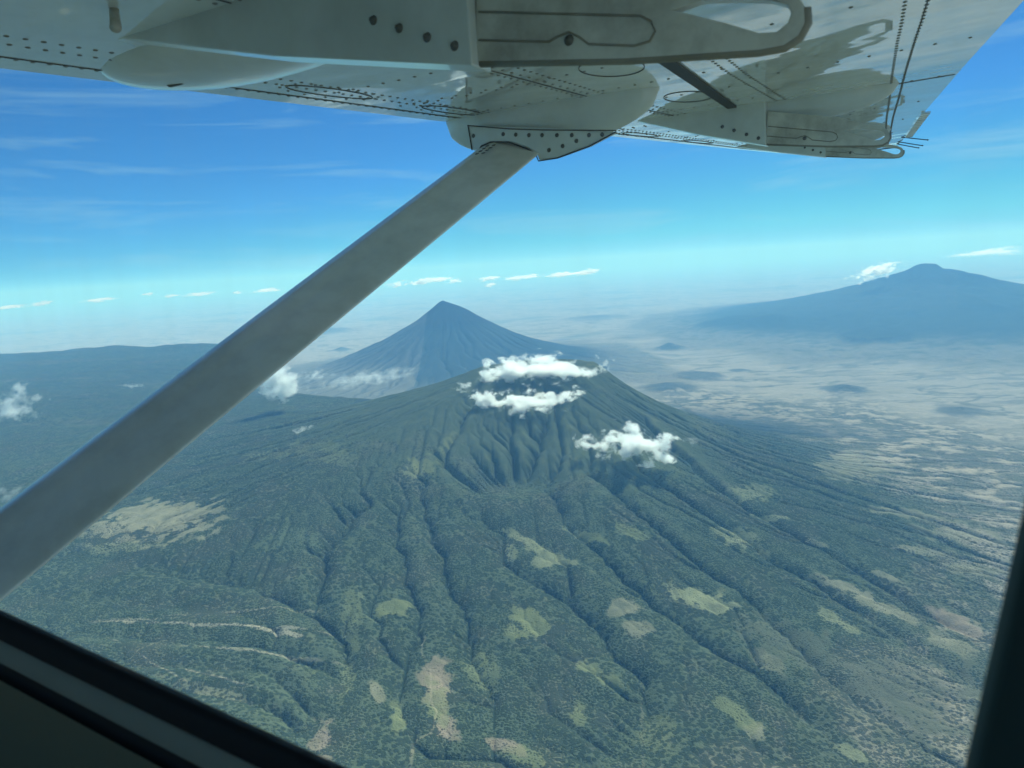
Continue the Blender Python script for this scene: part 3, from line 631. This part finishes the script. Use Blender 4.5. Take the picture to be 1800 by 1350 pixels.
# strut and its upper fairing
U0 = np.array(ons(897, 268, 3.10)); U1 = np.array(ons(0, 978, .85)); dU = U1-U0
top = U0-dU*.05; bot = U0+dU*1.30
v = []; f = []; nseg = 30; m = 32; chs = .375; tk = .145
ax = dU/np.linalg.norm(dU); fy = np.array([0, 1., 0]); fy = fy-ax*(fy@ax); fy /= np.linalg.norm(fy); tz = np.cross(ax, fy)
for i_ in range(nseg+1):
    p = top+(bot-top)*i_/nseg; sc = 1-.10*(i_/nseg)
    for k in range(m):
        t = 2*math.pi*k/m; cx_ = math.cos(t); sy = math.sin(t)
        xx = cx_*chs/2; yy = sy*tk/2*(1-.28*cx_*-1 if cx_ < 0 else 1)*(.72+.28*cx_ if cx_ < 0 else 1)
        v.append(p+fy*xx*sc+tz*yy*sc)
for i_ in range(nseg):
    for k in range(m): q = (k+1) % m; f.append((i_*m+k, i_*m+q, (i_+1)*m+q, (i_+1)*m+k))
strut = mkobj('strut', v, f, M_strut, plane, True)
mm = MB(); sgt = 1.0 if -(U0@tz) > 0 else -1.0
for k in range(4):
    for q in range(2): mm.box(U0+dU*(.035+.012*k)+fy*(.050-.035*q)+tz*sgt*.0705, ax*.006, fy*.008, tz*.001)
mm.build('stencil_marks', [M_dark], strut)
SP = 3.16
pod = canoe('strut_fairing', SP, 2.11, 1.02, .200, .095, M_fair, .0, .45, flat=.9)
cuff = T1
def onp(px, py): return tuple(ons(px, py, SP-.10)[1:])
co = [onp(*p) for p in ((828, 222), (832, 262), (850, 266), (852, 258), (868, 250), (900, 250), (935, 262), (948, 270), (952, 282), (985, 278), (1040, 258), (1088, 233), (960, 226))]
cu = bm_obj('strut_cuff', pl_extrude(co, None, SP-.128, .03), M_fair, pod, .006); cu.parent = pod
cs = MB(); cs.tube([(SP-.130, *onp(*p)) for p in ((1088, 233), (1040, 259), (985, 279), (952, 284), (946, 270), (930, 262), (900, 251), (868, 251), (852, 258), (846, 268))], .0032, 6)
cs.tube([(SP-.131, *onp(*p)) for p in ((828, 222), (900, 228), (960, 230), (1088, 231))], .0026, 6)
cs.tube([(SP-.131, *onp(*p)) for p in ((829, 222), (836, 265))], .003, 6)
cs.build('cuff_seam', [M_dark], pod, True)
for p in ((890, 237), (912, 238), (935, 239), (958, 239), (984, 239), (1010, 239), (1040, 239), (1063, 238), (1018, 249), (994, 258), (970, 265), (838, 240)):
    q = MB(); q.dome((SP-.129, *onp(*p)), (-1, 0, 0), .0095, .005, 10); q.build('bolt', [M_bolt], pod, True)
kb = MB(); pk = np.array(ons(897, 306, SP+.03)); kb.tube([pk+[0, -.02, .03], pk+[0, 0, .01], pk], [.022, .020, .010], 12); kb.build('drain_knob', [M_dark], plane, True)

# outboard trailing-edge tab strip and static wicks
a, b = onwing(1624, 197), onwing(1594, 240); tb = MB(); d = b-a; n_ = np.array([0, -1., 0])
tb.box((a+b)/2+n_*.012-[0, 0, .004], d/2, n_*.025, (0, 0, .005))
for k in range(14): tb.box(a+d*(k+.5)/14+n_*.012-[0, 0, .010], d/60, n_*.025, (0, 0, .002), 1)
tb.build('trailing_edge_tab', [M_wing, M_strut], plane)
for x, y, x2, y2 in ((1584, 241, 1630, 246), (1578, 249, 1621, 256), (1576, 253, 1614, 260), (1540, 262, 1575, 258)):
    a = onwing(x, y); b = ons(x2, y2, a[0]+.03); q = MB(); q.tube([a, b], .004 if x > 1550 else .012, 6); q.dome(b, (0, -1, 0), .007, .01, 6); q.build('static_wick', [M_dark], plane)

# ------------------------------------------------------------------ cabin: window, sill, pillar, walls (camera sits inside)
DW = .34                                         # distance of the window plane
def ow_(x, y, d=.368): return tuple(ons(x, y, d)[1:])
bl0 = np.array(ow_(0, 1078)); bl1 = np.array(ow_(590, 1350)); rp0 = np.array(ow_(1806, 875)); rp1 = np.array(ow_(1698, 1350))
print('window', bl0, bl1, rp0, rp1)
sl = (bl1-bl0); sl = sl/np.linalg.norm(sl); pr = rp1-rp0; pr /= np.linalg.norm(pr)
def isect(p, u, q, w_):
    A_ = np.array([[u[0], -w_[0]], [u[1], -w_[1]]]); t = np.linalg.solve(A_, q-p); return p+u*t[0]
cor = isect(bl0, sl, rp1, pr); fwd = bl0-sl*.12; topR = rp0-pr*.42; topL = np.array([fwd[0], topR[1]+.05])
def rounded(poly, rads, n=8):
    out = []; k = len(poly)
    for i_ in range(k):
        p = np.array(poly[i_]); a = np.array(poly[i_-1])-p; b = np.array(poly[(i_+1) % k])-p; la_ = np.linalg.norm(a); lb = np.linalg.norm(b); a /= la_; b /= lb; r = rads[i_]
        for q in range(n+1):
            t = q/n; out.append(tuple((1-t)**2*(p+a*r)+2*t*(1-t)*p+t*t*(p+b*r)))
    return out
def offset(lp, d):
    k = len(lp); P = np.array(lp); o = []
    for i_ in range(k):
        e = P[(i_+1) % k]-P[i_-1]; n_ = np.array([e[1], -e[0]]); n_ /= np.linalg.norm(n_)+1e-9; o.append(P[i_]+n_*d)
    return o
WIN = rounded([fwd, cor, topR, topL], [.06, .07, .08, .08])
_area = sum(WIN[k][0]*WIN[(k+1) % len(WIN)][1]-WIN[(k+1) % len(WIN)][0]*WIN[k][1] for k in range(len(WIN)))
SGN = 1 if _area > 0 else -1
def ringstrip(profile, name, mat, parent, smooth=True):     # profile: (offset outwards, distance s)
    k = len(WIN); v = []; f = []
    for off, s in profile:
        for q in offset(WIN, off*SGN): v.append((s, q[0], q[1]))
    for i_ in range(len(profile)-1):
        for j_ in range(k): q = (j_+1) % k; f.append((i_*k+j_, i_*k+q, (i_+1)*k+q, (i_+1)*k+j_))
    return mkobj(name, v, f, mat, parent, smooth)
wf = bpy.data.objects.new('cabin_window', None); C.objects.link(wf); wf.parent = plane; wf.location = (DW, 0, 0); wf.empty_display_size = .1
def shift(o):
    o.location = (-DW, 0, 0); return o
def offpx(px, py, d):                            # distance outside the seal line of a point of the photo, on the plane at d
    p = np.array(ow_(px, py, d))-cor; u = sl; return p[0]*u[1]-p[1]*u[0]
_sg = 1 if offpx(0, 1200, .368) > 0 else -1
o1, o2, o3 = _sg*offpx(0, 1128, .358), _sg*offpx(0, 1166, .355), _sg*offpx(0, 1196, .355); print('offs', o1, o2, o3)
shift(ringstrip([(0.004, .375), (0, .372), (.001, .366), (o1*.35, .362), (o1*.8, .3595), (o1, .3595)], 'rubber_seal', M_black, wf))
shift(ringstrip([(o1, .3600), (o1+.002, .357), (o2-.003, .3545), (o2, .3555)], 'window_trim', M_trim, wf))
shift(ringstrip([(o2, .356), (o2+.001, .362), (o3-.001, .362), (o3, .355)], 'trim_groove', M_black, wf))
# cabin wall with window opening, closed cabin behind the camera
def wallmesh(s, outoff, name, mat, parent, yA, yB, zA, zB):
    k = len(WIN); v = [(s, *q) for q in offset(WIN, outoff*SGN)]; f = []; cx_, cz_ = np.mean(np.array(WIN), 0)
    for q in offset(WIN, outoff*SGN):
        dx, dz = q[0]-cx_, q[1]-cz_; t = min((yB-cx_)/dx if dx > 0 else (yA-cx_)/dx if dx < 0 else 1e9, (zB-cz_)/dz if dz > 0 else (zA-cz_)/dz if dz < 0 else 1e9)
        v.append((s, cx_+dx*t, cz_+dz*t))
    for j_ in range(k): q = (j_+1) % k; f.append((j_, q, k+q, k+j_))
    return v, f
YA, YB, ZA, ZB = -1.6, 2.6, -1.35, .56
v, f = wallmesh(.355, o3, '', None, None, YA, YB, ZA, ZB)
mb = MB(); mb.add(v, f, 0)
for (o, a_, b_, c_) in (((-.55, (YA+YB)/2, ZA), (.888, 0, 0), (0, (YB-YA)/2+.02, 0), (0, 0, .015)), ((-.55, (YA+YB)/2, ZB), (.888, 0, 0), (0, (YB-YA)/2+.02, 0), (0, 0, .015)),
                        ((-1.42, (YA+YB)/2, -.95), (.015, 0, 0), (0, (YB-YA)/2, 0), (0, 0, .40)), ((-1.42, (YA+YB)/2, .47), (.015, 0, 0), (0, (YB-YA)/2, 0), (0, 0, .09)), ((-1.42, -.2, -.085), (.012, 0, 0), (0, .15, 0), (0, 0, .46)), ((-1.42, 1.1, -.085), (.012, 0, 0), (0, .15, 0), (0, 0, .46)),
                        ((-.55, YA, (ZA+ZB)/2), (.888, 0, 0), (0, .015, 0), (0, 0, (ZB-ZA)/2)), ((-.55, YB, (ZA+ZB)/2), (.888, 0, 0), (0, .015, 0), (0, 0, (ZB-ZA)/2))):
    mb.box(o, a_, b_, c_, 0)
mb.build('cabin_lining', [M_pillar], plane)
v, f = wallmesh(.376, .004, '', None, None, YA-.02, YB+.02, ZA-.02, ZB+.04)
mb = MB(); mb.add(v, f, 0); mb.build('fuselage_skin', [M_skin], plane)
PO = [np.array(ow_(1800, 870, .345)), np.array(ow_(1690, 1350, .345))]; pd_ = PO[1]-PO[0]; pd_ /= np.linalg.norm(pd_)
a_ = PO[0]-pd_*.33; b_ = PO[1]+pd_*.30; bmp = pl_extrude([tuple(a_), tuple(b_), (b_[0]-.16, b_[1]), (a_[0]-.16, a_[1])], None, .345, -.03)
bm_obj('window_post', bmp, M_post, plane, .008)
# pane: thin tinted acrylic with faint smears
m, nt = new_mat('window_acrylic'); L = nt.links.new
t = N(nt, 'ShaderNodeBsdfTransparent'); t.inputs['Color'].default_value = (.80, .955, .94, 1)
g = N(nt, 'ShaderNodeBsdfGlossy'); g.inputs['Roughness'].default_value = .02
df = N(nt, 'ShaderNodeBsdfTranslucent'); df.inputs['Color'].default_value = (.8, .85, .85, 1)
tcn = N(nt, 'ShaderNodeTexCoord'); mpn = N(nt, 'ShaderNodeMapping'); mpn.inputs['Scale'].default_value = (1, 22, 3.5); nn = N(nt, 'ShaderNodeTexNoise'); nn.inputs['Scale'].default_value = 1.6; nn.inputs['Detail'].default_value = 3
L(tcn.outputs['Object'], mpn.inputs['Vector']); L(mpn.outputs[0], nn.inputs['Vector'])
rm = N(nt, 'ShaderNodeMapRange'); L(nn.outputs['Fac'], rm.inputs['Value']); rm.inputs['From Min'].default_value = .4; rm.inputs['From Max'].default_value = .8; rm.inputs['To Min'].default_value = .014; rm.inputs['To Max'].default_value = .07
m1 = N(nt, 'ShaderNodeMixShader'); L(rm.outputs[0], m1.inputs[0]); L(t.outputs[0], m1.inputs[1]); L(df.outputs[0], m1.inputs[2])
m2 = N(nt, 'ShaderNodeMixShader'); m2.inputs[0].default_value = .015; L(m1.outputs[0], m2.inputs[1]); L(g.outputs[0], m2.inputs[2])
o = N(nt, 'ShaderNodeOutputMaterial'); L(m2.outputs[0], o.inputs['Surface'])
k = len(WIN); v = [(.3675, *q) for q in offset(WIN, .003*SGN)]
pane = shift(mkobj('window_pane', v, [tuple(range(k))], m, wf))

# ------------------------------------------------------------------ clouds
def cloud_mat(dens, soft, seed, scale):
    m, nt = new_mat('cloud'); L = nt.links.new; tc = N(nt, 'ShaderNodeTexCoord')
    # object space is the unit box of the cloud: round fall-off plus billows
    gr = N(nt, 'ShaderNodeTexGradient', gradient_type='SPHERICAL')
    dn = N(nt, 'ShaderNodeTexNoise', noise_dimensions='4D'); dn.inputs['W'].default_value = seed; dn.inputs['Scale'].default_value = scale; dn.inputs['Detail'].default_value = 6; dn.inputs['Roughness'].default_value = .66
    wn = N(nt, 'ShaderNodeTexNoise', noise_dimensions='4D'); wn.inputs['W'].default_value = seed+31; wn.inputs['Scale'].default_value = 1.5; wn.inputs['Detail'].default_value = 2
    L(tc.outputs['Object'], wn.inputs['Vector']); wm = N(nt, 'ShaderNodeVectorMath', operation='MULTIPLY_ADD'); L(wn.outputs['Color'], wm.inputs[0]); wm.inputs[1].default_value = (2.4, 1.6, 2.4); wm.inputs[2].default_value = (-1.2, -.8, -1.2)
    wa = N(nt, 'ShaderNodeVectorMath', operation='MULTIPLY_ADD'); L(tc.outputs['Object'], wa.inputs[0]); wa.inputs[1].default_value = (1.12, 1.12, 1.12); L(wm.outputs[0], wa.inputs[2]); L(wa.outputs[0], gr.inputs['Vector'])
    mpv = N(nt, 'ShaderNodeMapping'); L(tc.outputs['Object'], mpv.inputs['Vector']); L(mpv.outputs[0], dn.inputs['Vector'])
    s = N(nt, 'ShaderNodeMath', operation='MULTIPLY_ADD'); L(dn.outputs['Fac'], s.inputs[0]); s.inputs[1].default_value = 3.2; s.inputs[2].default_value = -2.02
    a = N(nt, 'ShaderNodeMath', operation='ADD'); L(s.outputs[0], a.inputs[0]); L(gr.outputs['Fac'], a.inputs[1])
    r = N(nt, 'ShaderNodeMapRange'); L(a.outputs[0], r.inputs['Value']); r.inputs['From Min'].default_value = .02; r.inputs['From Max'].default_value = .02+soft; r.inputs['To Max'].default_value = dens
    v = N(nt, 'ShaderNodeVolumePrincipled'); v.inputs['Color'].default_value = (.955, .975, .97, 1); v.inputs['Anisotropy'].default_value = .5; L(r.outputs[0], v.inputs['Density'])
    o = N(nt, 'ShaderNodeOutputMaterial'); L(v.outputs[0], o.inputs['Volume']); return m, mpv
_ico = None
def cloud(px, py, wpx, hpx, dist, label, group=None, dens=.03, soft=.25, seed=0., thick=.7, rot=0, lobes=None, scale=1.7):
    """lobes: list of (dx, dy, w, h) in photo pixels from the centre; each a puff of the same cloud (one mesh)"""
    d = ray(px, py); k = dist/math.hypot(d[0], d[1]); c = d*k; ppm = FPX/np.linalg.norm(c)*np.linalg.norm(ray(px, py))/1.0
    mpp = k*1.0/FPX                              # metres per photo pixel at that depth
    W_, H_ = wpx*mpp/2, hpx*mpp/2
    bm = bmesh.new(); bmesh.ops.create_icosphere(bm, subdivisions=3, radius=1.0); me = bpy.data.meshes.new('cloud'); bm.to_mesh(me); bm.free()
    m, mpv = cloud_mat(dens, soft, seed, scale); mpv.inputs['Scale'].default_value = (W_/H_*.8, thick*W_/H_*.8, 1.0)
    me.materials.append(m); o = bpy.data.objects.new('cloud', me); C.objects.link(o)
    azm = math.atan2(d[0], d[1]); o.location = c; o.scale = (W_, W_*thick, H_); o.rotation_euler = (0, R(rot)-ROLL*0, -azm)
    meta(o, label, 'cloud', group); return o
CL = [
 (950, 650, 212, 44, 6900, 'wide white cloud lying over the summit of the green volcano', 0.05, .12, 1.3, 0),
 (940, 703, 150, 38, 6300, 'ragged white cloud just below the summit cloud of the green volcano', 0.06, .15, 3.7, -4),
 (858, 707, 66, 36, 6350, 'small white puff left of the ragged cloud below the summit', 0.07, .15, 7.1, 0),
 (1105, 778, 158, 48, 5600, 'white puffy cloud over the right flank of the green volcano', 0.06, .13, 12.4, 9),
 (508, 672, 120, 50, 9000, 'white cloud just right of the strut above the saddle', 0.03, .25, 21.2, -8),
 (640, 664, 170, 24, 10500, 'thin veil of cloud over the pale plain left of the green volcano', 0.006, .4, 25.2, -2),
 (22, 712, 92, 50, 8500, 'pale cloud at the left edge over the dark plateau', 0.02, .3, 31.2, -12),
 (535, 762, 50, 18, 7000, 'tiny white puff over the dark green plateau right of the strut', 0.03, .3, 36.2, -3),
 (815, 680, 44, 16, 6700, 'tiny puff on the left shoulder of the green volcano', 0.03, .3, 44.2, 5),
 (755, 706, 90, 12, 6900, 'thin wisp over the left foot of the green volcano', 0.012, .4, 47.2, -3),
 (232, 679, 46, 10, 11000, 'small wisp over the plateau left of the strut', 0.012, .4, 51.2, 5),
 (1216, 774, 26, 14, 5700, 'tiny faint puff right of the puffy cloud over the right flank', 0.015, .4, 53.2, 5),
 (1540, 478, 92, 20, 26000, 'white cloud against the left side of the shield mountain summit', 0.02, .2, 61.2, -14),
 (10, 872, 60, 30, 6500, 'faint cloud at the left edge above the strut', 0.01, .4, 66.2, -14),
 (1755, 442, 150, 12, 24000, 'thin streak of cloud right of the shield mountain summit', 0.006, .35, 71.2, -2),
]
for x, y, a, b, dist, lab, de, so, se, ro in CL: cloud(x, y, a*1.32, b*1.7, dist, lab, None, de, so*2.2, se, .62, ro)
HC = [(700, 499, 34, 11), (740, 495, 40, 12), (770, 491, 44, 10), (800, 494, 30, 9), (858, 490, 36, 8), (905, 489, 34, 8), (930, 486, 40, 8), (985, 483, 46, 8), (1025, 480, 40, 8), (862, 501, 20, 7),
      (1038, 476, 30, 8), (75, 533, 30, 9), (175, 527, 50, 7), (350, 517, 46, 7), (300, 520, 24, 6), (260, 517, 22, 6), (470, 510, 44, 7), (20, 539, 50, 7), (418, 514, 18, 6)]
hl = ['row of tiny white clouds low over the far horizon']
ORD = ['first', 'second', 'third', 'fourth', 'fifth', 'sixth', 'seventh', 'eighth', 'ninth', 'tenth', 'eleventh']
for q, (x, y, a, b) in enumerate(HC):
    side = 'left of the strut' if x < 560 else 'right of the strut'
    rk = sorted([c[0] for c in HC if (c[0] < 560) == (x < 560)], reverse=x < 560).index(x)
    cloud(x, y, a*1.5, b*1.35, 24000+900*(q % 3), 'tiny distant horizon cloud, %s %s of the strut' % (ORD[rk], 'left' if x < 560 else 'right'), 'tiny distant clouds near the horizon, %s' % side, .03, .25, 80+q*3.3, .6, -3)

# ------------------------------------------------------------------ haze (even, closed box round everything)
m, nt = new_mat('haze'); L = nt.links.new; v = N(nt, 'ShaderNodeVolumePrincipled')
v.inputs['Color'].default_value = (.20, .53, 1.0, 1); v.inputs['Absorption Color'].default_value = (.52, .78, .97, 1); v.inputs['Density'].default_value = 3.4e-5; v.inputs['Anisotropy'].default_value = .04
o = N(nt, 'ShaderNodeOutputMaterial'); L(v.outputs[0], o.inputs['Volume'])
hz = MB(); lo, hi = float(VZ.min())-30, 800.0; hz.box((0, 0, (lo+hi)/2), (270000, 0, 0), (0, 270000, 0), (0, 0, (hi-lo)/2)); h = hz.build('haze', [m]); h['kind'] = 'stuff'
